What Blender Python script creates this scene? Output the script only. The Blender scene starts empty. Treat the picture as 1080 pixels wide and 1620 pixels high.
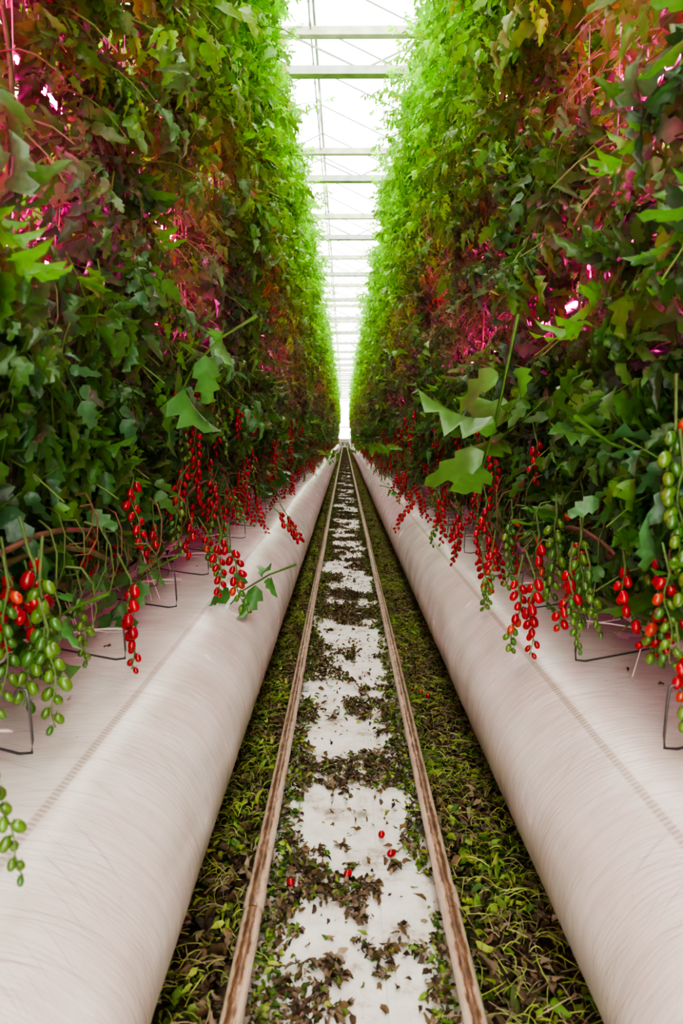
import bpy, math, random
import numpy as np
from mathutils import Vector, noise as mnoise

rng = np.random.default_rng(7)
random.seed(7)
scene = bpy.context.scene
coll = scene.collection
Y0, Y1 = -1.0, 84.0

# ------------------------------------------------------------------ materials
def new_mat(name):
    m = bpy.data.materials.new(name); m.use_nodes = True
    nt = m.node_tree; nt.nodes.clear()
    return m, nt, nt.nodes, nt.links

def out(nt, sock):
    o = nt.nodes.new('ShaderNodeOutputMaterial'); nt.links.new(sock, o.inputs['Surface']); return o

def simple(name, col, rough=.5, metal=0., spec=.5, nscale=None, namt=.25):
    m, nt, N, L = new_mat(name)
    p = N.new('ShaderNodeBsdfPrincipled')
    p.inputs['Roughness'].default_value = rough
    p.inputs['Metallic'].default_value = metal
    p.inputs['Specular IOR Level'].default_value = spec
    tc = N.new('ShaderNodeTexCoord'); nz = N.new('ShaderNodeTexNoise')
    nz.inputs['Scale'].default_value = nscale or 8; nz.inputs['Detail'].default_value = 4
    L.new(tc.outputs['Object'], nz.inputs['Vector'])
    r = N.new('ShaderNodeValToRGB')
    r.color_ramp.elements[0].position = .3; r.color_ramp.elements[1].position = .7
    r.color_ramp.elements[0].color = (*[c*(1-namt) for c in col], 1)
    r.color_ramp.elements[1].color = (*[min(1, c*(1+namt*.4)) for c in col], 1)
    L.new(nz.outputs['Fac'], r.inputs['Fac']); L.new(r.outputs['Color'], p.inputs['Base Color'])
    out(nt, p.outputs[0]); return m

def attr_mat(name, rough, spec, transl=0., coat=0., leaf=False):
    m, nt, N, L = new_mat(name)
    a = N.new('ShaderNodeAttribute'); a.attribute_name = 'Col'
    tc = N.new('ShaderNodeTexCoord'); nz = N.new('ShaderNodeTexNoise')
    nz.inputs['Scale'].default_value = 45; nz.inputs['Detail'].default_value = 3
    L.new(tc.outputs['Object'], nz.inputs['Vector'])
    mr = N.new('ShaderNodeMapRange'); mr.inputs['To Min'].default_value = .6; mr.inputs['To Max'].default_value = 1.4
    L.new(nz.outputs['Fac'], mr.inputs['Value'])
    mx = N.new('ShaderNodeVectorMath'); mx.operation = 'SCALE'
    L.new(mr.outputs[0], mx.inputs['Scale'])
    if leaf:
        # leaf age and light from above painted by height: yellow-green high, dark green low
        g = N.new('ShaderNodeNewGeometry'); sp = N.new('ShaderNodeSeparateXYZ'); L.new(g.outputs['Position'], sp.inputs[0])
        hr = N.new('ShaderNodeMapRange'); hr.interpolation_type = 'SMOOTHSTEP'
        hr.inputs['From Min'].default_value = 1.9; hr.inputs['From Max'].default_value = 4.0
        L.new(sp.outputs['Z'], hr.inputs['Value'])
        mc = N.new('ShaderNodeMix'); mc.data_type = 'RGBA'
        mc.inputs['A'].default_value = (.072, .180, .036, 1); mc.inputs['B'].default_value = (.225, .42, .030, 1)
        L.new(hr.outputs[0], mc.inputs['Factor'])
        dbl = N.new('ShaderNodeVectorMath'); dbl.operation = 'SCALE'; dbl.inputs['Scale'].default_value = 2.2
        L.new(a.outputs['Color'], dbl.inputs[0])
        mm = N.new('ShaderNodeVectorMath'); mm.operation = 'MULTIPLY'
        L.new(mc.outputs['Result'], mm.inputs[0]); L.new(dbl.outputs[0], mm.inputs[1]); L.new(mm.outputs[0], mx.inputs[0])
    else:
        L.new(a.outputs['Color'], mx.inputs[0])
    p = N.new('ShaderNodeBsdfPrincipled')
    p.inputs['Roughness'].default_value = rough; p.inputs['Specular IOR Level'].default_value = spec
    p.inputs['Coat Weight'].default_value = coat
    L.new(mx.outputs[0], p.inputs['Base Color'])
    if transl:
        t = N.new('ShaderNodeBsdfTranslucent')
        m2 = N.new('ShaderNodeVectorMath'); m2.operation = 'MULTIPLY'; m2.inputs[1].default_value = (1.35, 1.8, .6)
        ad = N.new('ShaderNodeVectorMath'); ad.operation = 'ADD'; ad.inputs[1].default_value = (.02, .006, .02)
        L.new(mx.outputs[0], m2.inputs[0]); L.new(m2.outputs[0], ad.inputs[0]); L.new(ad.outputs[0], t.inputs['Color'])
        s = N.new('ShaderNodeMixShader'); s.inputs[0].default_value = transl
        L.new(p.outputs[0], s.inputs[1]); L.new(t.outputs[0], s.inputs[2])
        b = N.new('ShaderNodeBump'); b.inputs['Strength'].default_value = .7; b.inputs['Distance'].default_value = .006
        L.new(nz.outputs['Fac'], b.inputs['Height']); L.new(b.outputs['Normal'], p.inputs['Normal'])
        out(nt, s.outputs[0])
    else:
        out(nt, p.outputs[0])
    return m

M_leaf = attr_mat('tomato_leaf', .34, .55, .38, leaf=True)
M_stem = attr_mat('plant_stem', .6, .3)
M_tom = attr_mat('tomato_skin', .22, .5, 0, .2)
M_deb = attr_mat('leaf_litter', .6, .3, .12)
M_string = simple('twine', (.75, .62, .58), .8)
M_steel = simple('galvanised_steel', (.38, .37, .36), .4, .7)
M_wire = simple('dark_wire', (.13, .12, .12), .45, .6)
M_alu = simple('painted_truss', (.44, .46, .42), .5)
M_alu2 = simple('cream_truss', (.56, .54, .42), .5)
M_slab = simple('slab_film', (.8, .76, .76), .4, nscale=20)
M_wall = simple('wall_panel', (.75, .76, .74), .7, nscale=2)
M_pipe = simple('pink_white_pipe', (.8, .68, .68), .35)

def film(seam):
    m, nt, N, L = new_mat('white_plastic_film')
    uv = N.new('ShaderNodeUVMap'); uv.uv_map = 'UVMap'
    sep = N.new('ShaderNodeSeparateXYZ'); L.new(uv.outputs[0], sep.inputs[0])
    def streak(fx, fy, shear, detail):
        cmb = N.new('ShaderNodeCombineXYZ')
        ad = N.new('ShaderNodeMath'); ad.operation = 'MULTIPLY_ADD'; ad.inputs[1].default_value = shear
        L.new(sep.outputs['Y'], ad.inputs[0]); L.new(sep.outputs['X'], ad.inputs[2])
        L.new(ad.outputs[0], cmb.inputs['X']); L.new(sep.outputs['Y'], cmb.inputs['Y'])
        mp = N.new('ShaderNodeMapping'); mp.inputs['Scale'].default_value = (fx, fy, 1)
        L.new(cmb.outputs[0], mp.inputs['Vector'])
        n = N.new('ShaderNodeTexNoise'); n.inputs['Scale'].default_value = 1; n.inputs['Detail'].default_value = detail
        L.new(mp.outputs[0], n.inputs['Vector']); return n
    n1 = streak(130, 2.0, .22, 4)
    n4 = streak(300, 2.6, .42, 1)
    n5 = streak(240, 4.0, -.35, 1)
    n2 = N.new('ShaderNodeTexNoise'); n2.inputs['Scale'].default_value = 5; n2.inputs['Detail'].default_value = 7
    L.new(uv.outputs[0], n2.inputs['Vector'])
    def ramp(src, p0, c0, p1, c1):
        r = N.new('ShaderNodeValToRGB'); e = r.color_ramp.elements
        e[0].position = p0; e[0].color = (*c0, 1); e[1].position = p1; e[1].color = (*c1, 1)
        L.new(src, r.inputs['Fac']); return r.outputs[0]
    W = (1, 1, 1)
    r1 = ramp(n1.outputs['Fac'], .3, (.70, .655, .60), .62, (.79, .755, .70))
    r4 = ramp(n4.outputs['Fac'], .62, W, .70, (.70, .66, .62))
    r5 = ramp(n5.outputs['Fac'], .64, W, .72, (.74, .71, .68))
    r2 = ramp(n2.outputs['Fac'], .32, (.88, .83, .80), .64, W)
    def mulc(a, b):
        mul = N.new('ShaderNodeMix'); mul.data_type = 'RGBA'; mul.blend_type = 'MULTIPLY'; mul.inputs['Factor'].default_value = 1
        L.new(a, mul.inputs['A']); L.new(b, mul.inputs['B']); return mul.outputs['Result']
    base = mulc(mulc(mulc(r1, r4), r5), r2)
    sb = N.new('ShaderNodeMath'); sb.operation = 'SUBTRACT'; sb.inputs[1].default_value = seam
    L.new(sep.outputs['Y'], sb.inputs[0])
    ab = N.new('ShaderNodeMath'); ab.operation = 'ABSOLUTE'; L.new(sb.outputs[0], ab.inputs[0])
    band = N.new('ShaderNodeMapRange'); band.inputs['From Min'].default_value = .006; band.inputs['From Max'].default_value = .012
    band.inputs['To Min'].default_value = 1; band.inputs['To Max'].default_value = 0
    L.new(ab.outputs[0], band.inputs['Value'])
    sn = N.new('ShaderNodeMath'); sn.operation = 'MULTIPLY'; sn.inputs[1].default_value = 420
    L.new(sep.outputs['X'], sn.inputs[0])
    si = N.new('ShaderNodeMath'); si.operation = 'SINE'; L.new(sn.outputs[0], si.inputs[0])
    sm = N.new('ShaderNodeMapRange'); sm.inputs['From Min'].default_value = -.3; sm.inputs['From Max'].default_value = .5
    sm.inputs['To Min'].default_value = .25; sm.inputs['To Max'].default_value = .60
    L.new(si.outputs[0], sm.inputs['Value'])
    f = N.new('ShaderNodeMath'); f.operation = 'MULTIPLY'; L.new(band.outputs[0], f.inputs[0]); L.new(sm.outputs[0], f.inputs[1])
    mx = N.new('ShaderNodeMix'); mx.data_type = 'RGBA'
    L.new(f.outputs[0], mx.inputs['Factor']); L.new(base, mx.inputs['A']); mx.inputs['B'].default_value = (.28, .18, .11, 1)
    n3 = N.new('ShaderNodeTexVoronoi'); n3.inputs['Scale'].default_value = 16; L.new(uv.outputs[0], n3.inputs['Vector'])
    d3 = N.new('ShaderNodeMapRange'); d3.inputs['From Min'].default_value = .035; d3.inputs['From Max'].default_value = .06
    d3.inputs['To Min'].default_value = .5; d3.inputs['To Max'].default_value = 0
    L.new(n3.outputs['Distance'], d3.inputs['Value'])
    mx2 = N.new('ShaderNodeMix'); mx2.data_type = 'RGBA'
    L.new(d3.outputs[0], mx2.inputs['Factor']); L.new(mx.outputs['Result'], mx2.inputs['A']); mx2.inputs['B'].default_value = (.3, .2, .13, 1)
    p = N.new('ShaderNodeBsdfPrincipled'); p.inputs['Specular IOR Level'].default_value = .65
    rr = N.new('ShaderNodeMapRange'); rr.inputs['From Min'].default_value = .3; rr.inputs['From Max'].default_value = .7
    rr.inputs['To Min'].default_value = .17; rr.inputs['To Max'].default_value = .28
    L.new(n2.outputs['Fac'], rr.inputs['Value']); L.new(rr.outputs[0], p.inputs['Roughness'])
    L.new(mx2.outputs['Result'], p.inputs['Base Color'])
    b = N.new('ShaderNodeBump'); b.inputs['Strength'].default_value = .5; b.inputs['Distance'].default_value = .003
    L.new(n1.outputs['Fac'], b.inputs['Height'])
    b2 = N.new('ShaderNodeBump'); b2.inputs['Strength'].default_value = .10; b2.inputs['Distance'].default_value = .01
    L.new(n2.outputs['Fac'], b2.inputs['Height']); L.new(b.outputs['Normal'], b2.inputs['Normal']); L.new(b2.outputs['Normal'], p.inputs['Normal'])
    out(nt, p.outputs[0]); return m

def rail_mat():
    m, nt, N, L = new_mat('rusty_painted_pipe')
    tc = N.new('ShaderNodeTexCoord')
    mp = N.new('ShaderNodeMapping'); mp.inputs['Scale'].default_value = (70, 16, 70)
    L.new(tc.outputs['Object'], mp.inputs['Vector'])
    n = N.new('ShaderNodeTexNoise'); n.inputs['Scale'].default_value = 1; n.inputs['Detail'].default_value = 8; n.inputs['Roughness'].default_value = .72
    L.new(mp.outputs[0], n.inputs['Vector'])
    g = N.new('ShaderNodeNewGeometry'); sep = N.new('ShaderNodeSeparateXYZ'); L.new(g.outputs['Normal'], sep.inputs[0])
    # trolley wheels wear the paint off the crown of the pipe, where it rusts
    mr = N.new('ShaderNodeMapRange'); mr.inputs['From Min'].default_value = .78; mr.inputs['From Max'].default_value = .97
    mr.inputs['To Min'].default_value = -.12; mr.inputs['To Max'].default_value = .17
    L.new(sep.outputs['Z'], mr.inputs['Value'])
    a = N.new('ShaderNodeMath'); a.operation = 'ADD'; L.new(n.outputs['Fac'], a.inputs[0]); L.new(mr.outputs[0], a.inputs[1])
    r = N.new('ShaderNodeValToRGB'); el = r.color_ramp.elements
    el[0].position = .36; el[0].color = (.72, .58, .46, 1)
    el[1].position = .76; el[1].color = (.10, .045, .025, 1)
    e = el.new(.52); e.color = (.56, .38, .27, 1)
    e = el.new(.61); e.color = (.24, .12, .065, 1)
    L.new(a.outputs[0], r.inputs['Fac'])
    p = N.new('ShaderNodeBsdfPrincipled'); p.inputs['Roughness'].default_value = .33; p.inputs['Metallic'].default_value = .15
    L.new(r.outputs[0], p.inputs['Base Color'])
    b = N.new('ShaderNodeBump'); b.inputs['Strength'].default_value = .25; b.inputs['Distance'].default_value = .002
    L.new(n.outputs['Fac'], b.inputs['Height']); L.new(b.outputs[0], p.inputs['Normal'])
    out(nt, p.outputs[0]); return m
M_rail = rail_mat()

def floor_mat():
    m, nt, N, L = new_mat('white_ground_fabric')
    tc = N.new('ShaderNodeTexCoord')
    n = N.new('ShaderNodeTexNoise'); n.inputs['Scale'].default_value = 7; n.inputs['Detail'].default_value = 9; n.inputs['Roughness'].default_value = .7
    L.new(tc.outputs['Object'], n.inputs['Vector'])
    r = N.new('ShaderNodeValToRGB'); el = r.color_ramp.elements
    el[0].position = .40; el[0].color = (.84, .81, .77, 1)
    el[1].position = .76; el[1].color = (.12, .08, .05, 1)
    e = el.new(.55); e.color = (.72, .67, .61, 1)
    e = el.new(.63); e.color = (.42, .34, .27, 1)
    L.new(n.outputs['Fac'], r.inputs['Fac'])
    sep = N.new('ShaderNodeSeparateXYZ'); L.new(tc.outputs['Object'], sep.inputs[0])
    col = r.outputs[0]
    for ax, off, per in (('X', .1, .32), ('Y', .48, 1.45)):
        s = N.new('ShaderNodeMath'); s.operation = 'SUBTRACT'; s.inputs[1].default_value = off; L.new(sep.outputs[ax], s.inputs[0])
        pp = N.new('ShaderNodeMath'); pp.operation = 'PINGPONG'; pp.inputs[1].default_value = per/2; L.new(s.outputs[0], pp.inputs[0])
        lt = N.new('ShaderNodeMath'); lt.operation = 'LESS_THAN'; lt.inputs[1].default_value = .0012 if ax == 'X' else .003; L.new(pp.outputs[0], lt.inputs[0])
        sc = N.new('ShaderNodeMath'); sc.operation = 'MULTIPLY'; sc.inputs[1].default_value = .5; L.new(lt.outputs[0], sc.inputs[0])
        mx = N.new('ShaderNodeMix'); mx.data_type = 'RGBA'; L.new(sc.outputs[0], mx.inputs['Factor'])
        L.new(col, mx.inputs['A']); mx.inputs['B'].default_value = (.35, .42, .55, 1); col = mx.outputs['Result']
    p = N.new('ShaderNodeBsdfPrincipled'); p.inputs['Roughness'].default_value = .55
    L.new(col, p.inputs['Base Color'])
    b = N.new('ShaderNodeBump'); b.inputs['Strength'].default_value = .3; b.inputs['Distance'].default_value = .004
    L.new(n.outputs['Fac'], b.inputs['Height']); L.new(b.outputs[0], p.inputs['Normal'])
    out(nt, p.outputs[0]); return m
M_floor = floor_mat()

def bed_mat():
    m, nt, N, L = new_mat('composting_litter')
    tc = N.new('ShaderNodeTexCoord')
    n = N.new('ShaderNodeTexNoise'); n.inputs['Scale'].default_value = 30; n.inputs['Detail'].default_value = 6
    L.new(tc.outputs['Object'], n.inputs['Vector'])
    r = N.new('ShaderNodeValToRGB'); el = r.color_ramp.elements
    el[0].position = .35; el[0].color = (.03, .022, .012, 1)
    el[1].position = .7; el[1].color = (.12, .12, .035, 1)
    e = el.new(.5); e.color = (.08, .05, .025, 1)
    L.new(n.outputs['Fac'], r.inputs['Fac'])
    p = N.new('ShaderNodeBsdfPrincipled'); p.inputs['Roughness'].default_value = .8
    L.new(r.outputs[0], p.inputs['Base Color']); out(nt, p.outputs[0]); return m
M_bed = bed_mat()

def emis(name, col, s):
    m, nt, N, L = new_mat(name)
    e = N.new('ShaderNodeEmission'); e.inputs['Color'].default_value = (*col, 1); e.inputs['Strength'].default_value = s
    out(nt, e.outputs[0]); return m
M_led = emis('red_pink_led', (1, .0, .40), 135)

def glass_mat():
    m, nt, N, L = new_mat('roof_glass')
    t = N.new('ShaderNodeBsdfTransparent'); t.inputs['Color'].default_value = (.95, .97, .96, 1)
    g = N.new('ShaderNodeBsdfGlossy'); g.inputs['Roughness'].default_value = .1; g.inputs['Color'].default_value = (.8, .8, .8, 1)
    s = N.new('ShaderNodeMixShader'); s.inputs[0].default_value = .05
    L.new(t.outputs[0], s.inputs[1]); L.new(g.outputs[0], s.inputs[2]); out(nt, s.outputs[0]); return m
M_glass = glass_mat()

# ------------------------------------------------------------------ mesh builder
class MB:
    def __init__(s): s.v=[]; s.f=[]; s.c=[]; s.m=[]; s.n=0
    def add(s, v, f, col, mi=0):
        v=np.asarray(v,np.float32).reshape(-1,3); f=np.asarray(f,np.int32).reshape(-1,4)
        s.v.append(v); s.f.append(f+s.n); s.n+=len(v)
        col=np.asarray(col,np.float32)
        s.c.append(np.broadcast_to(col,(len(v),3)) if col.ndim==1 else col)
        s.m.append(np.full(len(f),mi,np.int32))
    def mesh(s, name, mats, smooth=True):
        V=np.concatenate(s.v); F=np.concatenate(s.f); C=np.concatenate(s.c); MI=np.concatenate(s.m)
        me=bpy.data.meshes.new(name)
        me.vertices.add(len(V)); me.vertices.foreach_set('co',V.ravel())
        me.loops.add(F.size); me.loops.foreach_set('vertex_index',F.ravel().astype(np.int32))
        me.polygons.add(len(F)); me.polygons.foreach_set('loop_start',np.arange(0,F.size,4,dtype=np.int32))
        me.polygons.foreach_set('material_index',MI)
        me.polygons.foreach_set('use_smooth',np.full(len(F),smooth))
        a=me.color_attributes.new('Col','BYTE_COLOR','POINT')
        C=np.clip(np.concatenate([C,np.ones((len(C),1),np.float32)],1),0,1).astype(np.float32)
        a.data.foreach_set('color',C.ravel())
        for m in mats: me.materials.append(m)
        me.update(calc_edges=True)
        s.v=s.f=s.c=s.m=None
        return me

def tube(path, r, n=6, cap=True):
    P=np.asarray(path,float); k=len(P)
    r=np.broadcast_to(np.asarray(r,float),(k,))
    T=np.gradient(P,axis=0); T/=np.linalg.norm(T,axis=1)[:,None]+1e-9
    ref=np.array([0,0,1.]) if abs(T[:,2]).mean()<.7 else np.array([1.,0,0])
    A=np.cross(T,ref); A/=np.linalg.norm(A,axis=1)[:,None]+1e-9
    B=np.cross(T,A)
    th=np.linspace(0,2*np.pi,n,endpoint=False)
    V=P[:,None]+r[:,None,None]*(np.cos(th)[None,:,None]*A[:,None]+np.sin(th)[None,:,None]*B[:,None])
    V=V.reshape(-1,3); f=[]
    for i in range(k-1):
        for j in range(n):
            f.append((i*n+j,i*n+(j+1)%n,(i+1)*n+(j+1)%n,(i+1)*n+j))
    return V,f

def box(x0,x1,y0,y1,z0,z1):
    v=[(x,y,z) for x in (x0,x1) for y in (y0,y1) for z in (z0,z1)]
    return v,[(0,1,3,2),(4,6,7,5),(0,4,5,1),(2,3,7,6),(0,2,6,4),(1,5,7,3)]

def obj(name, me, parent=None, loc=(0,0,0), rot=(0,0,0), scale=(1,1,1)):
    o=bpy.data.objects.new(name,me); coll.objects.link(o)
    o.location=loc; o.rotation_euler=rot; o.scale=scale
    if parent: o.parent=parent
    return o
def empty(name, loc=(0,0,0)):
    e=bpy.data.objects.new(name,None); coll.objects.link(e); e.location=loc; e.empty_display_size=.2; return e

# ------------------------------------------------------------------ leaf templates
TS=np.array([0,.12,.28,.42,.56,.70,.84,1.])
WS=np.array([.03,.24,.33,.20,.31,.16,.16,.008])
TS4=np.array([0,.3,.6,1.]); WS4=np.array([.05,.28,.22,.01])
def leaflet(L, wid, curl, fold, r, TS=TS, WS=WS):
    ns=len(TS); v=np.zeros((ns,3,3))
    tw=r.uniform(-.6,.6); bend=r.uniform(-.25,.25)
    for i,(t,w) in enumerate(zip(TS,WS)):
        w=w*wid*L
        z=-curl*L*t*t
        back=.09*L if (i in(2,4,6)) else 0
        wob=r.normal(0,.05)*L; yb=bend*L*t*t
        v[i,1]=(t*L,yb,z)
        v[i,0]=(t*L+back,yb-w,z+fold*w+tw*w*t+wob)
        v[i,2]=(t*L+back,yb+w,z+fold*w-tw*w*t-wob)
    f=[]
    for i in range(ns-1):
        for j in range(2):
            a=i*3+j; f.append((a,a+1,a+4,a+3))
    return v.reshape(-1,3), np.array(f)

def rotz(v,a):
    c,s=math.cos(a),math.sin(a); R=np.array([[c,-s,0],[s,c,0],[0,0,1]]); return v@R.T
def rotx(v,a):
    c,s=math.cos(a),math.sin(a); R=np.array([[1,0,0],[0,c,-s],[0,s,c]]); return v@R.T
def roty(v,a):
    c,s=math.cos(a),math.sin(a); R=np.array([[c,0,s],[0,1,0],[-s,0,c]]); return v@R.T

def compound(seed):
    r=np.random.default_rng(seed); V=[];F=[];K=[];n=0
    droop=r.uniform(.2,.7)
    path=[(t,0.04*math.sin(t*5+seed),-droop*t*t) for t in np.linspace(0,.78,4)]
    tv,tf=tube(path,[.014,.011,.009,.006],3,False)
    V.append(tv);F.append(np.array(tf));K.append(np.full(len(tv),1.));n+=len(tv)
    specs=[(.76,0,.36)]
    for t,l in ((.24,.22),(.42,.32),(.62,.34)):
        for s in(-1,1): specs.append((t+r.uniform(-.03,.03),s*r.uniform(.85,1.35),l*r.uniform(.75,1.15)))
    for t,a,l in specs:
        v,f=leaflet(l,r.uniform(.75,1.1),r.uniform(.2,1.2),r.uniform(-.2,1.2),r)
        v=rotx(v,r.uniform(-.9,.9)); v=roty(v,r.uniform(-.1,1.1)); v[:,0]+=.05*(a!=0)
        v=rotz(v,a); v+=np.array([t,0.04*math.sin(t*5+seed),-droop*t*t])
        V.append(v);F.append(f+n);K.append(np.zeros(len(v)));n+=len(v)
    return np.concatenate(V),np.concatenate(F),np.concatenate(K)
LEAVES=[compound(s) for s in range(8)]

def put_leaves(mb, tmpl, pos, dirs, nrm, size, col, mi=0, stalk=None):
    V,F,K=tmpl; N=len(pos)
    if N==0: return
    d=dirs/np.linalg.norm(dirs,axis=1)[:,None]
    n=nrm-(nrm*d).sum(1)[:,None]*d; n/=np.linalg.norm(n,axis=1)[:,None]+1e-9
    y=np.cross(n,d)
    R=np.stack([d,y,n],1)
    W=np.einsum('vk,nkj->nvj',V,R)*size[:,None,None]+pos[:,None]
    f=(F[None]+(np.arange(N)*len(V))[:,None,None]).reshape(-1,4)
    sc=np.array([.75,.65,.6]) if stalk is None else stalk
    C=col[:,None]*(1-K[None,:,None])+ sc*K[None,:,None]
    mb.add(W.reshape(-1,3),f,C.reshape(-1,3),mi)

RC=1.35
def face_x(z): return np.interp(z,[.8,1.2,2,3,4.0,4.8],[.86,.80,.73,.64,.60,.66])
def tints(N,r):
    c=np.tile([.455,.455,.455],(N,1)); u=r.random(N)[:,None]
    c=np.where(u<.25,np.array([.46,.48,.95]),c)
    c=np.where(u>.985,np.array([.90,.30,.25]),c)
    c=np.where((u>.88)&(u<=.985),np.array([.70,.72,.40]),c)
    return c*r.uniform(.5,1.45,(N,1))

# foliage clump: 0.5 m x 0.5 m of canopy face, outward = +x, x=0 at the face
def clump(seed, cnt, young):
    r=np.random.default_rng(seed); mb=MB()
    z=r.uniform(-.25,.25,cnt); yy=r.uniform(-.25,.25,cnt)
    depth=r.exponential(.12,cnt)-.03
    az=r.normal(0,.9,cnt)
    el=r.uniform(-1.1,.8,cnt) if young else r.uniform(-1.4,.15,cnt)
    d=np.stack([np.cos(az)*np.cos(el),np.sin(az)*np.cos(el),np.sin(el)],1)
    nr=np.stack([np.full(cnt,.45),np.zeros(cnt),np.full(cnt,.75)],1)+r.normal(0,.55,(cnt,3))
    size=r.uniform(.13,.29,cnt)*(.95 if young else 1)
    p=np.stack([-depth,yy,z],1)-d*(size*.62)[:,None]*np.array([1,.5,1])
    col=tints(cnt,r); ti=r.integers(0,8,cnt)
    for k in range(8):
        s=ti==k; put_leaves(mb,LEAVES[k],p[s],d[s],nr[s],size[s],col[s],0)
    for j in range(7):
        L=r.uniform(.15,.35); a=r.normal(0,.8); t=np.linspace(0,1,5); x0=r.uniform(-.38,-.15); y0=r.uniform(-.25,.25); z0=r.uniform(-.25,.25)
        path=np.stack([x0+L*math.cos(a)*t,y0+L*math.sin(a)*t,z0+.10*t-.22*t*t],1)
        mb.add(*tube(path,np.linspace(.004,.0022,5),4,False),np.array([.20,.30,.07])*r.uniform(.6,1.2),1)
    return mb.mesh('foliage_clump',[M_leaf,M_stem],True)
C_old=[clump(200+i,48,False) for i in range(6)]
C_thin=[clump(220+i,9,False) for i in range(3)]
C_new=[clump(230+i,42,True) for i in range(4)]

def shoot(seed, up):
    """side shoot leaning out of the canopy along +x"""
    r=np.random.default_rng(seed); mb=MB(); n=8; L=r.uniform(.28,.42)
    t=np.linspace(0,1,8); dr=-.10 if up else .30
    path=np.stack([L*t,.05*np.sin(t*4+seed),(.25 if up else .12)*L*np.sin(t*2.2)-dr*L*t*t*1.6],1)
    mb.add(*tube(path,np.linspace(.0045,.002,8),5,False),np.array([.20,.32,.07]),1)
    for i in range(n):
        u=.15+.85*i/(n-1); p=np.array([np.interp(u,t,path[:,k]) for k in range(3)])
        a=(1 if i%2 else -1)*r.uniform(.5,1.5)*(1 if i<n-1 else .1); e=r.uniform(-1.1,.0) if not up else r.uniform(-.7,.8)
        d=np.array([[math.cos(a)*math.cos(e),math.sin(a)*math.cos(e),math.sin(e)]])
        nr=np.array([[.2,0,1.]])+r.normal(0,.35,(1,3))
        put_leaves(mb,LEAVES[r.integers(8)],p[None],d,nr,np.array([r.uniform(.12,.20)*(1-.35*u*(1 if up else 0))]),tints(1,r),0)
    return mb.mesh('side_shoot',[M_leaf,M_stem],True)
S_dn=[shoot(400+i,False) for i in range(5)]
S_up=[shoot(410+i,True) for i in range(5)]

def core_module(seed):
    r=np.random.default_rng(seed); mb=MB()
    for side in(-1,1):
        for j in range(5):
            y=(j+r.uniform(.2,.8))/5; x=side*r.uniform(.28,.5)
            zz=np.linspace(.95,4.6,12)
            path=np.stack([x+side*.12*(zz-1)/3.6+.02*np.sin(zz*5+j),y+.03*np.sin(zz*3+j*2),zz],1)
            mb.add(*tube(path,np.linspace(.009,.005,12),5,False),np.array([.15,.17,.06]),0)
            s=path.copy(); s[:,0]+=.02*np.cos(zz*9); s[:,1]+=.02*np.sin(zz*9)
            mb.add(*tube(s[[0,4,8,11]],.0024,3,False),np.array([.7,.6,.55]),1)
            q=[(x,y,1.2),(x+side*.08,y+r.uniform(-.1,.1),1.0),(x+side*.16,y+r.uniform(-.2,.2),.68)]
            mb.add(*tube(q,.0018,3,False),np.array([.7,.6,.55]),1)
        for j in range(5):
            yy=np.linspace(-.12,1.12,9); ph=r.uniform(0,6)
            path=np.stack([side*(r.uniform(.30,.60)+.05*np.sin(yy*3+ph)),yy,r.uniform(.74,1.0)+.07*np.sin(yy*4+ph)+ .12*(yy-.5)*r.choice([-1,1])],1)
            cc=np.array([.13,.14,.045]) if r.random()<.6 else np.array([.20,.12,.07])
            mb.add(*tube(path,r.uniform(.006,.010),6,False),cc,0)
        for j in range(15):
            y=r.uniform(0,1); x=side*r.uniform(.42,.70); L=r.uniform(.10,.26); z0=r.uniform(.95,1.15)
            t=np.linspace(0,1,6); a=r.uniform(-.8,.8)
            path=np.stack([x+side*.06*np.sin(t*3),y+a*L*t,z0-L*t+.03*np.sin(t*6)],1)
            mb.add(*tube(path,np.linspace(.0036,.0018,6),4,False),np.array([.10,.14,.04]) if j%3 else np.array([.18,.09,.05]),0)
    return mb.mesh('vine_stems',[M_stem,M_string],True)
CORE=[core_module(300+i) for i in range(2)]

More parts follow.
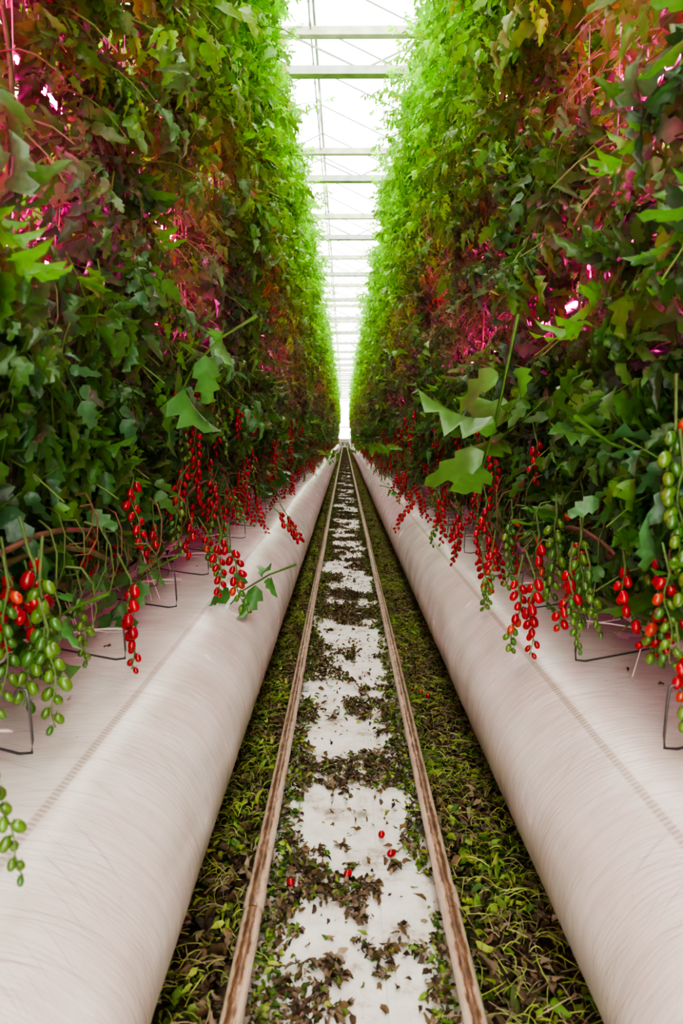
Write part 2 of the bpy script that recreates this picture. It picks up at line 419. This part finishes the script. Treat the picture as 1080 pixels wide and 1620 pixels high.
def canopy(e, cx, sgn, step, sc, seed, ymax, near):
    """sgn: direction of the face (outward from the row centre)"""
    rr=random.Random(seed)
    z=1.10
    while z<4.75:
        y=Y0+.2+rr.random()*.2
        while y<ymax:
            hole=mnoise.noise(Vector((seed*3.3,y*1.1,z*1.3)))
            bump=mnoise.noise(Vector((seed*9.1+4,y*1.4,z*1.6)))
            amp=.15 if z<2.6 else .24
            fx=RC-float(face_x(z))+bump*amp+rr.uniform(-.04,.04)
            if z>3.1: grp=C_new
            elif hole>.0 and 1.6<z<2.95: grp=C_thin
            else: grp=C_old
            if 2.7<z<3.3 and grp is not C_thin: grp=rr.choice((C_old,C_new))
            s=sc*rr.uniform(.85,1.15)
            my=rr.choice((-1,1))
            obj('foliage_clump',rr.choice(grp),e,(sgn*fx,y+rr.uniform(-.06,.06),z+rr.uniform(-.05,.05)),(rr.uniform(-.25,.25),rr.uniform(-.15,.15),0),(sgn*s,my*s,s))
            y+=step
        z+=step*.95
    if near:
        y=Y0+.6
        while y<45:
            z=rr.uniform(1.5,4.75); up=z>3.0
            fx=RC-float(face_x(z))-(.14 if up else .22)
            s=rr.uniform(.8,1.2)
            if up or y>2.2:
                obj('side_shoot',rr.choice(S_up if up else S_dn),e,(sgn*fx,y,z),(0,-sgn*(rr.uniform(.1,.9) if up else rr.uniform(-.3,.3)),rr.uniform(-.8,.8)),(sgn*s,s,s))
            y+=.075 if y<16 else .16
        y=3
        while y<60:     # heads of the vines above the crop wire
            s=rr.uniform(.9,1.5); z=rr.uniform(4.2,4.75)
            obj('side_shoot',rr.choice(S_up),e,(sgn*(RC-float(face_x(z))-.03),y,z),(0,-sgn*rr.uniform(.0,1.3),rr.uniform(-1.2,1.2)),(sgn*s,s,s))
            y+=.24

def plant_row(name, cx, flip, near, seed):
    e=empty(name,(cx,0,0)); inner=1 if flip else -1
    for i in range(int(Y1-Y0)-1):
        obj('vine_stems',CORE[i%2],e,(0,Y0+i,0))
    if near:
        canopy(e,cx,inner,.42,1.0,seed,Y1-1.5,True)
        canopy(e,cx,-inner,.85,1.9,seed+1,40,False)
    else:
        canopy(e,cx,inner,.85,1.9,seed,40,False)
    return e
plant_row('tomato_plant_row', RC+.04, False, True, 1)
plant_row('tomato_plant_row', -RC-.01, True, True, 5)
plant_row('tomato_plant_row', 4.05, False, False, 9)
plant_row('tomato_plant_row', -4.05, True, False, 13)

# ------------------------------------------------------------------ tomatoes
def ell(c, ax, rl, rr, col, nu=10, nv=7):
    ax=np.array(ax,float); ax/=np.linalg.norm(ax)
    ref=np.array([0,0,1.]) if abs(ax[2])<.8 else np.array([1.,0,0])
    a=np.cross(ax,ref); a/=np.linalg.norm(a); b=np.cross(ax,a)
    ph=np.linspace(.03,np.pi-.03,nv); th=np.linspace(0,2*np.pi,nu,endpoint=False)
    V=[]
    for p in ph:
        rad=rr*math.sin(p)**.85
        for t in th: V.append(np.array(c)-ax*rl*math.cos(p)+rad*(math.cos(t)*a+math.sin(t)*b))
    F=[(i*nu+j,i*nu+(j+1)%nu,(i+1)*nu+(j+1)%nu,(i+1)*nu+j) for i in range(nv-1) for j in range(nu)]
    return V,F
RED=np.array([.40,.003,.006]); ORG=np.array([.46,.05,.01]); GRN=np.array([.10,.20,.022]); DGR=np.array([.05,.13,.02])
def truss(seed, n, ripe):
    r=np.random.default_rng(seed); mb=MB()
    L=n*.0205; t=np.linspace(0,1,14); a=r.uniform(0,6)
    bx=r.uniform(-.06,.06); by=r.uniform(-.08,.08)
    path=np.stack([bx*t*t+.008*np.sin(t*9+a),by*t*t+.008*np.cos(t*9+a),-L*t-.02],1)
    path=np.concatenate([[[r.uniform(-.02,.02),r.uniform(-.03,.03),.06]],path])
    mb.add(*tube(path,np.linspace(.0035,.0015,len(path)),6,False),np.array([.11,.17,.05]),1)
    az0=r.uniform(0,6)
    for i in range(n):
        u=(i+.6)/n; p=np.array([np.interp(u,t,path[1:,k]) for k in range(3)])
        az=az0+math.pi*(i%2)+r.normal(0,.45)
        o=np.array([math.cos(az),math.sin(az),0]); ax=o*r.uniform(.35,.8)+np.array([0,0,-1])
        ax/=np.linalg.norm(ax)
        s=r.uniform(.85,1.1)*(1-.35*max(0,u-.6)/.4)
        j=p+o*.009; mb.add(*tube([p,(p+j)/2+[0,0,.002],j],.0014,4,False),np.array([.12,.2,.05]),1)
        rl,rr=.0190*s,.0132*s
        c=j+ax*rl
        x=ripe-u+r.normal(0,.07)
        col=RED if x>.12 else (ORG if x>.02 else (GRN if r.random()<.6 else DGR*1.2))
        mb.add(*ell(c,ax,rl,rr,col),col*r.uniform(.8,1.15),0)
        a1=np.cross(ax,[0.3,.2,1]); a1/=np.linalg.norm(a1); b1=np.cross(ax,a1)
        for q in range(5):
            w=q*2*math.pi/5; dd=math.cos(w)*a1+math.sin(w)*b1; ee=-math.sin(w)*a1+math.cos(w)*b1
            b0=j-ax*.0005
            mb.add([b0-ee*.0015,b0+ee*.0015,b0+dd*.007+ee*.0015+ax*.001,b0+dd*.012-ax*.001],[(0,1,2,3)],np.array([.08,.15,.03]),1)
    return mb.mesh('tomato_truss_mesh',[M_tom,M_stem],True)
T_red=[truss(11,13,1.2),truss(12,11,.95),truss(13,15,1.0),truss(17,9,1.3)]
T_mix=[truss(14,14,.6),truss(15,13,.45),truss(18,12,.3)]
T_grn=[truss(16,13,-.3),truss(19,11,-.3),truss(20,15,.05)]
vines=empty('hanging_tomato_trusses')
near=[
 (-.62,1.92,.91,'r',0,1.0,0),(-.80,2.12,1.05,'r',3,1.0,0),(-.83,2.20,1.03,'r',1,.9,.1),
 (-.66,1.47,1.02,'g',0,1.05,0),(-.75,1.50,1.02,'r',3,1.0,.0),(-.71,1.56,.98,'m',2,.9,0),
 (-.64,1.44,.90,'g',1,.9,0),(-.72,1.42,1.0,'g',2,.85,0),(-.70,1.50,1.06,'r',3,1.1,0),
 (-.46,2.66,.90,'m',0,1.0,-.22),(-.50,2.72,.92,'r',1,1.0,.1),(-.37,4.27,.83,'r',3,1.0,-.5),
 (-.42,4.1,.86,'r',1,1.0,-.6),(-.53,.99,.80,'g',1,.7,0),(-.66,2.9,.98,'r',3,1,0),(-.7,2.5,1.0,'r',3,.9,.1),
 (-.82,1.75,.98,'r',3,1.,.1),(-.76,1.62,.95,'g',1,.9,.1),(-.7,1.78,.9,'g',1,.8,.1),
 (-.72,2.3,1.18,'r',1,1.,.0),(-.74,3.1,1.2,'r',0,.9,.0),
 (.60,2.15,.88,'r',0,1.0,0),(.575,2.2,.86,'m',0,.9,0),(.66,1.95,.94,'r',3,1.0,0),(.655,1.93,.86,'g',1,.7,0),
 (.62,3.0,1.04,'r',1,1.0,0),(.47,4.75,.86,'r',0,.9,.5),(.74,3.4,1.26,'r',2,1,0),
 (.72,1.42,.86,'m',1,.75,0),(.78,1.72,1.08,'g',2,.95,0),(.72,1.52,1.37,'g',2,1.1,0),(.77,1.60,1.05,'m',0,1,0),
 (.74,1.50,1.25,'g',0,1.1,0),(.70,1.46,1.02,'m',2,.8,0),(.83,1.9,1.05,'m',2,1,0),(.72,2.3,1.05,'g',0,1,0),
 (.68,2.35,.98,'m',1,1,0),(.74,2.1,1.0,'r',3,1,0),(.66,2.7,1.0,'g',2,.9,0),(.8,1.62,.95,'r',3,.9,0),
 (.70,2.0,1.02,'g',0,.9,0),(.67,1.85,.96,'g',1,.8,0),(.78,2.45,1.05,'g',2,.9,0),(.70,1.7,1.0,'r',1,.9,0),
]
D={'r':T_red,'m':T_mix,'g':T_grn}
for x,y,z,k,i,s,t in near:
    obj('tomato_truss',D[k][i],vines,(x,y,z),(0,t,random.uniform(-.5,.5)),(s,s,s))
y=2.5
while y<72:
    for sd in(-1,1):
        u=random.random(); grp=T_red if u<.57 else (T_mix if u<.77 else T_grn)
        x=random.choice([random.uniform(.56,.68),random.uniform(.6,.8),random.uniform(.7,.92)])
        z=random.uniform(.9,1.15) if x>.66 else random.uniform(.82,.98)
        s=random.uniform(.72,.98)
        obj('tomato_truss',random.choice(grp),vines,(sd*x+.01,y+random.uniform(-.1,.1),z),(random.uniform(-.3,.3),sd*random.uniform(-.1,.45),random.uniform(0,6.28)),(s,s,s))
    y+= .14 if y<30 else .22
for i in range(110):
    sd=random.choice((-1,1)); obj('tomato_truss',random.choice(T_red+T_red+T_grn),vines,(sd*random.uniform(.66,.79),random.uniform(2.6,16),random.uniform(1.15,1.6)),(0,0,random.uniform(0,6)))

# ------------------------------------------------------------------ ducts with shelves
def duct(name, cx, sgn, seam):
    ang=np.linspace(-math.radians(75),math.radians(90),26)
    prof=[(math.cos(a)*.3,.3+math.sin(a)*.3) for a in ang]
    prof=[(-.12,.012)]+prof
    prof+=[(-.06,.601),(-.15,.603),(-.3,.606),(-.6,.612),(-.95,.618),(-1.24,.60),(-1.30,.55),(-1.32,.3),(-1.32,.02)]
    prof=np.array(prof)
    s=np.concatenate([[0],np.cumsum(np.linalg.norm(np.diff(prof,axis=0),axis=1))])
    ys=np.unique(np.concatenate([np.arange(Y0,8,.06),np.arange(8,Y1+.1,.6)]))
    V=np.zeros((len(ys),len(prof),3))
    for i,yy in enumerate(ys):
        w=np.array([mnoise.noise(Vector((cx*5,yy*1.1,k*.25)))*.008+mnoise.noise(Vector((cx*5,(yy+k*.006)*8,k*.12)))*.0022 for k in range(len(prof))])
        V[i,:,0]=cx+sgn*(prof[:,0]+w); V[i,:,1]=yy; V[i,:,2]=np.maximum(prof[:,1]+w,.008)
    n=len(prof); mb=MB(); F=[(i*n+j,i*n+j+1,(i+1)*n+j+1,(i+1)*n+j) for i in range(len(ys)-1) for j in range(n-1)]
    if sgn<0: F=[f[::-1] for f in F]
    mb.add(V.reshape(-1,3),F,np.array([.8,.8,.8]))
    me=mb.mesh(name,[film(seam)],True)
    uv=me.uv_layers.new(name='UVMap')
    vi=np.array(F).ravel(); U=np.stack([ys[vi//n],s[vi%n]],1)
    uv.data.foreach_set('uv',U.ravel().astype(np.float32))
    return obj(name,me)
duct('plastic_film_air_duct',-.65,1,.985)
duct('plastic_film_air_duct',.77,-1,.905)

# ------------------------------------------------------------------ growing slabs, drip pipe, wire hooks
def shelf_parts(sd, off):
    e=empty('growing_gutter',(0,0,0))
    mb=MB(); y=Y0
    while y<Y1-1.1:
        v,f=box(sd*1.22-.1,sd*1.22+.1,y,y+1.0,.62,.70); mb.add(v,f,np.array([1,1,1]))
        for q in(.25,.75):
            v,f=box(sd*1.22-.05,sd*1.22+.05,y+q-.05,y+q+.05,.70,.78); mb.add(v,f,np.array([1,1,1]))
        y+=1.06
    obj('growing_slabs',mb.mesh('growing_slabs',[M_slab],False),e)
    mb=MB()
    for x,z,r in ((sd*1.0+off,.665,.026),(sd*1.08+off,.70,.010)):
        mb.add(*tube([(x,yy,z+.004*math.sin(yy*2)) for yy in np.linspace(Y0,Y1,120)],r,10),np.array([1,1,1]))
    obj('irrigation_pipe',mb.mesh('irrigation_pipe',[M_pipe],True),e)
    mb=MB()
    yy=1.4
    while yy<40:
        x=.66+.01*random.random(); j=random.uniform(-.03,.03)
        p=[(x+.03,yy+j,.755),(x+.02,yy+j,.775),(x+.003,yy+j,.77),(x,yy+j,.75),(x-.004,yy+j,.66),(x-.002,yy+j,.632),(x+.03,yy+j+.01,.625),(x+.14,yy+j+.05,.63),(x+.34,yy+j+.1,.65)]
        p=[(sd*a+off,b,c) for a,b,c in p]
        mb.add(*tube(p,.0032,6),np.array([.2,.2,.2]))
        yy+=.62
    obj('support_hooks',mb.mesh('support_hooks',[M_wire],True),e)
    mb=MB(); yy=1.3
    while yy<12:
        t=np.linspace(0,1,12)
        p=[(sd*(1.0-.28*math.sin(a*math.pi))+off,yy+.22*a,.665+.02*math.sin(a*6)) for a in t]
        mb.add(*tube(p,.003,5),np.array([.6,.5,.5])); yy+=random.uniform(.5,.9)
    obj('drip_hoses',mb.mesh('drip_hoses',[M_string],True),e)
shelf_parts(-1,0.0); shelf_parts(1,.03)

# ------------------------------------------------------------------ LED interlighting
def led(cx, z):
    mb=MB(); y=Y0
    while y<Y1-2:
        v,f=box(cx-.02,cx+.02,y,y+1.9,z-.03,z+.03); mb.add(v,f,np.array([.5,.5,.5]),0)
        for s in(-1,1):
            v,f=box(cx+s*.0215-.001,cx+s*.0215+.001,y+.05,y+1.85,z-.012,z+.012); mb.add(v,f,np.array([1,0,.3]),1)
        y+=2.05
    w=[(cx,Y0,z+.05),(cx,Y1,z+.05)]; mb.add(*tube(w,.003,4),np.array([.5,.5,.5]),0)
    return obj('led_grow_light_bar',mb.mesh('led_grow_light_bar',[M_alu,M_led],False))
for sd in(-1,1):
    for z in (1.95,2.6): led(sd*1.16,z)

# ------------------------------------------------------------------ rails
RX=(-.235,.275)
def rail(x):
    e=empty('pipe_rail',(x,0,0))
    mb=MB(); ys=np.arange(Y0,Y1,.5)
    mb.add(*tube([(0.002*math.sin(yy*1.3+x*9),yy,.085) for yy in ys],.0245,20),np.array([.5,.4,.3]))
    for yy in np.arange(1.62,Y1,6): mb.add(*tube([(0,yy,.085),(0,yy+.09,.085)],.0272,16),np.array([.5,.4,.3]))
    obj('pipe',mb.mesh('rail_pipe',[M_rail],True),e)
    mb=MB()
    for yy in np.arange(.9,60,1.25):
        v,f=box(-.006,.006,yy-.02,yy+.02,.004,.066); mb.add(v,f,np.array([.3,.3,.3]))
        v,f=box(-.05,.05,yy-.035,yy+.035,.001,.006); mb.add(v,f,np.array([.3,.3,.3]))
        v,f=box(-.02,.02,yy-.02,yy+.02,.054,.066); mb.add(v,f,np.array([.3,.3,.3]))
    obj('rail_supports',mb.mesh('rail_supports',[M_steel],False),e)
for x in RX: rail(x)

# ------------------------------------------------------------------ floor
mb=MB(); v=[(-9,Y0-6,0),(9,Y0-6,0),(9,Y1+6,0),(-9,Y1+6,0)]; mb.add(v,[(0,1,2,3)],np.array([.8,.8,.8]))
obj('floor',mb.mesh('floor',[M_floor],False))

def bed(x0,x1):
    xs=np.linspace(x0,x1,12); ys=np.unique(np.concatenate([np.arange(Y0,8,.06),np.arange(8,Y1,.5)]))
    V=[]
    for yy in ys:
        for i,x in enumerate(xs):
            edge=min(i,len(xs)-1-i)/3; edge=min(1,edge)
            h=.022+.02*mnoise.noise(Vector((x*9,yy*6,2)))+.012*mnoise.noise(Vector((x*30,yy*30,5)))
            V.append((x+.015*mnoise.noise(Vector((x,yy*9,1))),yy,-.004+max(.0,h)*edge))
    n=len(xs); F=[(i*n+j,i*n+j+1,(i+1)*n+j+1,(i+1)*n+j) for i in range(len(ys)-1) for j in range(n-1)]
    return V,F
mb=MB()
for a,b in ((-.62,-.245),(.285,.76)): mb.add(*bed(a,b),np.array([.1,.08,.03]))
debris=empty('leaf_litter')
obj('litter_bed',mb.mesh('litter_bed',[M_bed],True),debris)

def scrap_t(seed):
    r=np.random.default_rng(seed)
    v,f=leaflet(1.,r.uniform(.5,1.1),r.uniform(-.4,1.0),r.uniform(-.8,1.4),r,TS4,WS4)
    v=v+r.normal(0,.07,v.shape); return v,f,np.zeros(len(v))
SCR=[scrap_t(s) for s in range(12)]
GREENS=[(.14,.25,.04),(.23,.34,.055),(.075,.155,.033),(.33,.38,.07),(.15,.19,.05)]
BROWNS=[(.15,.09,.05),(.22,.15,.10),(.08,.05,.032),(.28,.20,.14),(.17,.105,.05)]
def scatter(mb,P,S,C,r):
    P=np.array(P);S=np.array(S);C=np.array(C);N=len(P)
    az=r.uniform(0,6.28,N); el=r.normal(0,.4,N)
    d=np.stack([np.cos(az)*np.cos(el),np.sin(az)*np.cos(el),np.sin(el)],1)
    nr=np.stack([r.normal(0,.6,N),r.normal(0,.6,N),np.ones(N)],1)
    ti=r.integers(0,12,N)
    for k in range(12):
        s=ti==k; put_leaves(mb,SCR[k],P[s],d[s],nr[s],S[s],C[s],0)
def strip_module(seed,SL=.7):
    r=np.random.default_rng(seed); mb=MB(); P=[];C=[];S=[]
    gb=r.uniform(-.22,.08)
    for x0,x1,cnt in((-.56,-.25,1200),(.29,.72,1600)):
        for _ in range(cnt):
            x=r.uniform(x0,x1); y=r.uniform(-SL/2,SL/2)
            g=mnoise.noise(Vector((x*6,y*3,seed)))
            c=GREENS[r.integers(5)] if r.random()<(.68+gb+1.3*g) else BROWNS[r.integers(5)]
            P.append((x,y,.012+r.uniform(0,.05)));S.append(r.uniform(.014,.042)*(1.35 if r.random()<.15 else 1));C.append(np.array(c)*r.uniform(.5,1.4))
    scatter(mb,P,S,C,r)
    for _ in range(650):
        x=r.uniform(-.56,-.26) if r.random()<.42 else r.uniform(.30,.70)
        y=r.uniform(-SL/2,SL/2); L=r.uniform(.03,.12); a=r.uniform(0,6.28); b=r.uniform(-1.7,1.7); z=.04+r.uniform(0,.03)
        t=np.linspace(0,1,5)
        aa=a+b*t; px=x+np.cumsum(np.cos(aa))*L/5; py=y+np.cumsum(np.sin(aa))*L/5; pz=z+.012*np.sin(t*3.1)
        mb.add(*tube(np.stack([px,py,pz],1),r.uniform(.0008,.0017),3,False),np.array((.42,.50,.12) if r.random()<.65 else (.42,.32,.2))*r.uniform(.6,1.2),0)
    return mb.mesh('litter_strip',[M_deb],True)
SM=[strip_module(60+i) for i in range(3)]
yy=Y0+1
while yy<Y1-1:
    obj('litter_strip',SM[random.randrange(3)],debris,(0,yy,0),(0,0,0),(1,random.choice((-1,1)),1)); yy+=.68
def centre_module(seed,SL=3.0):
    r=np.random.default_rng(seed); mb=MB(); P=[];C=[];S=[]
    for _ in range(16000):
        x=r.uniform(-.215,.255); y=r.uniform(0,SL)
        g=mnoise.noise(Vector((x*3.5+seed,y*3.0,seed*1.7)))*.75+.45*mnoise.noise(Vector((x*16,y*16,seed)))
        e=min(x+.215,.255-x); eb=max(0,.09-e)/.09
        if g+eb*.45 < .13 and r.random()>.025: continue
        c=BROWNS[r.integers(5)] if r.random()<.84-.5*eb else GREENS[r.integers(5)]
        P.append((x,y,.003+r.uniform(0,.016)));S.append(r.uniform(.010,.032));C.append(np.array(c)*r.uniform(.5,1.3))
    scatter(mb,P,S,C,r)
    return mb.mesh('litter_centre',[M_deb],True)
CM=[centre_module(40+i) for i in range(2)]
k=0; yy=0.0
while yy<Y1-3:
    obj('litter_centre',CM[k%2],debris,(0,yy,0)); yy+=3.0; k+=1
mb=MB()
for x,y,l in((.145,1.98,0),(.12,2.08,0),(.01,1.88,1),(-.155,1.84,1),(.37,3.2,0),(.33,3.24,0),(.4,3.15,0)):
    c=(x,y,.02 if x<.28 else .065); ax=(math.cos(x*90),math.sin(x*90),.1)
    mb.add(*ell(c,ax,.015,.0115,RED),RED,0)
obj('fallen_tomatoes',mb.mesh('fallen_tomatoes',[M_tom],True))
mb=MB(); N=170; r=rng
xs=np.where(r.random(N)<.5,-1,1)*r.uniform(.70,1.15,N); xs=np.where(xs>0,xs+.08,xs)
P=np.stack([xs,r.uniform(1,14,N),np.full(N,.612)],1); az=r.uniform(0,6.28,N)
d=np.stack([np.cos(az),np.sin(az),np.zeros(N)],1); nr=np.tile([0,0,1.],(N,1))+r.normal(0,.1,(N,3))
put_leaves(mb,SCR[3],P,d,nr,r.uniform(.008,.03,N),np.tile([.17,.09,.04],(N,1))*r.uniform(.5,1.3,(N,1)))
obj('duct_scraps',mb.mesh('duct_scraps',[M_deb],True),debris)

# ------------------------------------------------------------------ greenhouse structure
XW=8.0; ZG=6.0; ZR=6.75
def roof():
    e=empty('ceiling')
    mb=MB(); mg=MB()
    ridges=[-6.8,-3.6,-.4,2.8,6.0]; h=1.6
    for rx in ridges:
        for s in(-1,1):
            mg.add([(rx,Y0-5,ZR),(rx+s*h,Y0-5,ZG),(rx+s*h,Y1,ZG),(rx,Y1,ZR)],[(0,1,2,3)],np.array([1,1,1]))
            if abs(rx)<4:
                for yy in np.arange(Y0,Y1,1.08):
                    mb.add(*tube([(rx,yy,ZR),(rx+s*h,yy,ZG)],.012,4),np.array([1,1,1]))
        mb.add(*tube([(rx,Y0-5,ZR),(rx,Y1,ZR)],.022,6),np.array([1,1,1]))
        v,f=box(rx+h-.08,rx+h+.08,Y0-5,Y1,ZG-.1,ZG); mb.add(v,f,np.array([1,1,1]))
    obj('glass_panes',mg.mesh('glass_panes',[M_glass],False),e)
    obj('glazing_bars',mb.mesh('glazing_bars',[M_alu],False),e)
    mb=MB(); mb.add(*tube([(-.385,Y0,5.84),(-.385,Y1,5.84)],.010,6),np.array([1,1,1]))
    for yy in np.arange(6,40,.42): mb.add(*tube([(-.385,yy,5.84),(-.385,yy+.03,5.84)],.02,6),np.array([1,1,1]))
    obj('screen_wire',mb.mesh('screen_wire',[M_steel],False),e)
roof()
def truss_mesh():
    mb=MB()
    v,f=box(-XW,XW,-.05,.05,5.78,5.87); mb.add(v,f,np.array([1,1,1]),1)
    v,f=box(-XW,XW,-.06,.06,5.36,5.45); mb.add(v,f,np.array([1,1,1]),0)
    x=-XW+.2; up=True
    while x<XW-.8:
        a,b=(5.43,5.79) if up else (5.79,5.43)
        mb.add(*tube([(x,0,a),(x+.8,0,b)],.012,6),np.array([1,1,1]),0); x+=.8; up=not up
    for rx in (-3.6,-.4,2.8): mb.add(*tube([(rx,0,5.85),(rx,0,ZR)],.015,6),np.array([1,1,1]),0)
    for rx in (-5.2,-2,1.2,4.4): mb.add(*tube([(rx,0,5.85),(rx,0,ZG)],.03,6),np.array([1,1,1]),0)
    return mb.mesh('roof_truss',[M_alu,M_alu2],False)
TM=truss_mesh()
for i in range(-2,24):
    y=8.25+3.25*i
    if y<Y1: obj('roof_truss',TM,None,(0,y,0))
for x in (-.95,.98):
    mb=MB(); mb.add(*tube([(x,Y0,4.75),(x,Y1,4.75)],.006,6),np.array([1,1,1])); obj('crop_support_wire',mb.mesh('crop_support_wire',[M_steel],False))
for nm,x in(('wall_left',-XW),('wall_right',XW)):
    mb=MB(); v,f=box(x-.05,x+.05,Y0-5,Y1,0,ZG); mb.add(v,f,np.array([1,1,1])); obj(nm,mb.mesh(nm,[M_wall],False))
mb=MB()
v,f=box(-XW,-.6,Y1,Y1+.1,0,1.0); mb.add(v,f,np.array([1,1,1]))
v,f=box(.6,XW,Y1,Y1+.1,0,1.0); mb.add(v,f,np.array([1,1,1]))
for x in np.arange(-8,8.1,1.6):
    if abs(x)>.5:
        v,f=box(x-.04,x+.04,Y1,Y1+.1,1.0,ZG); mb.add(v,f,np.array([1,1,1]))
for z in(2.4,4.2): 
    v,f=box(-XW,XW,Y1,Y1+.08,z,z+.07); mb.add(v,f,np.array([1,1,1]))
obj('wall_back',mb.mesh('wall_back',[M_wall],False))
mb=MB()
for a in((-.6,-.52,0,2.4),(.52,.6,0,2.4),(-.52,.52,0,1.0),(-.52,.52,2.3,2.4)):
    v,f=box(a[0],a[1],Y1,Y1+.08,a[2],a[3]); mb.add(v,f,np.array([1,1,1]))
obj('door_1',mb.mesh('door_1',[M_steel],False))

# ------------------------------------------------------------------ light
w=bpy.data.worlds.new('overcast_sky'); scene.world=w; w.use_nodes=True
nt=w.node_tree; nt.nodes.clear()
bg=nt.nodes.new('ShaderNodeBackground'); bg.inputs['Color'].default_value=(1,.985,.94,1); bg.inputs['Strength'].default_value=5.0
o=nt.nodes.new('ShaderNodeOutputWorld'); nt.links.new(bg.outputs[0],o.inputs['Surface'])
w.cycles.sampling_method='MANUAL'; w.cycles.sample_map_resolution=64

# ------------------------------------------------------------------ camera
cd=bpy.data.cameras.new('camera'); cam=bpy.data.objects.new('camera',cd); coll.objects.link(cam)
cd.sensor_fit='VERTICAL'; cd.sensor_height=36; cd.sensor_width=24; cd.lens=24
cam.location=(0,0,1.3); cam.rotation_euler=(math.radians(90-6.34),0,.0046)
cd.clip_start=.05; cd.clip_end=300
cd.dof.use_dof=True; cd.dof.focus_distance=3.6; cd.dof.aperture_fstop=4
scene.camera=cam
scene.view_settings.view_transform='AgX'
scene.view_settings.look='AgX - High Contrast'
scene.view_settings.exposure=0.55
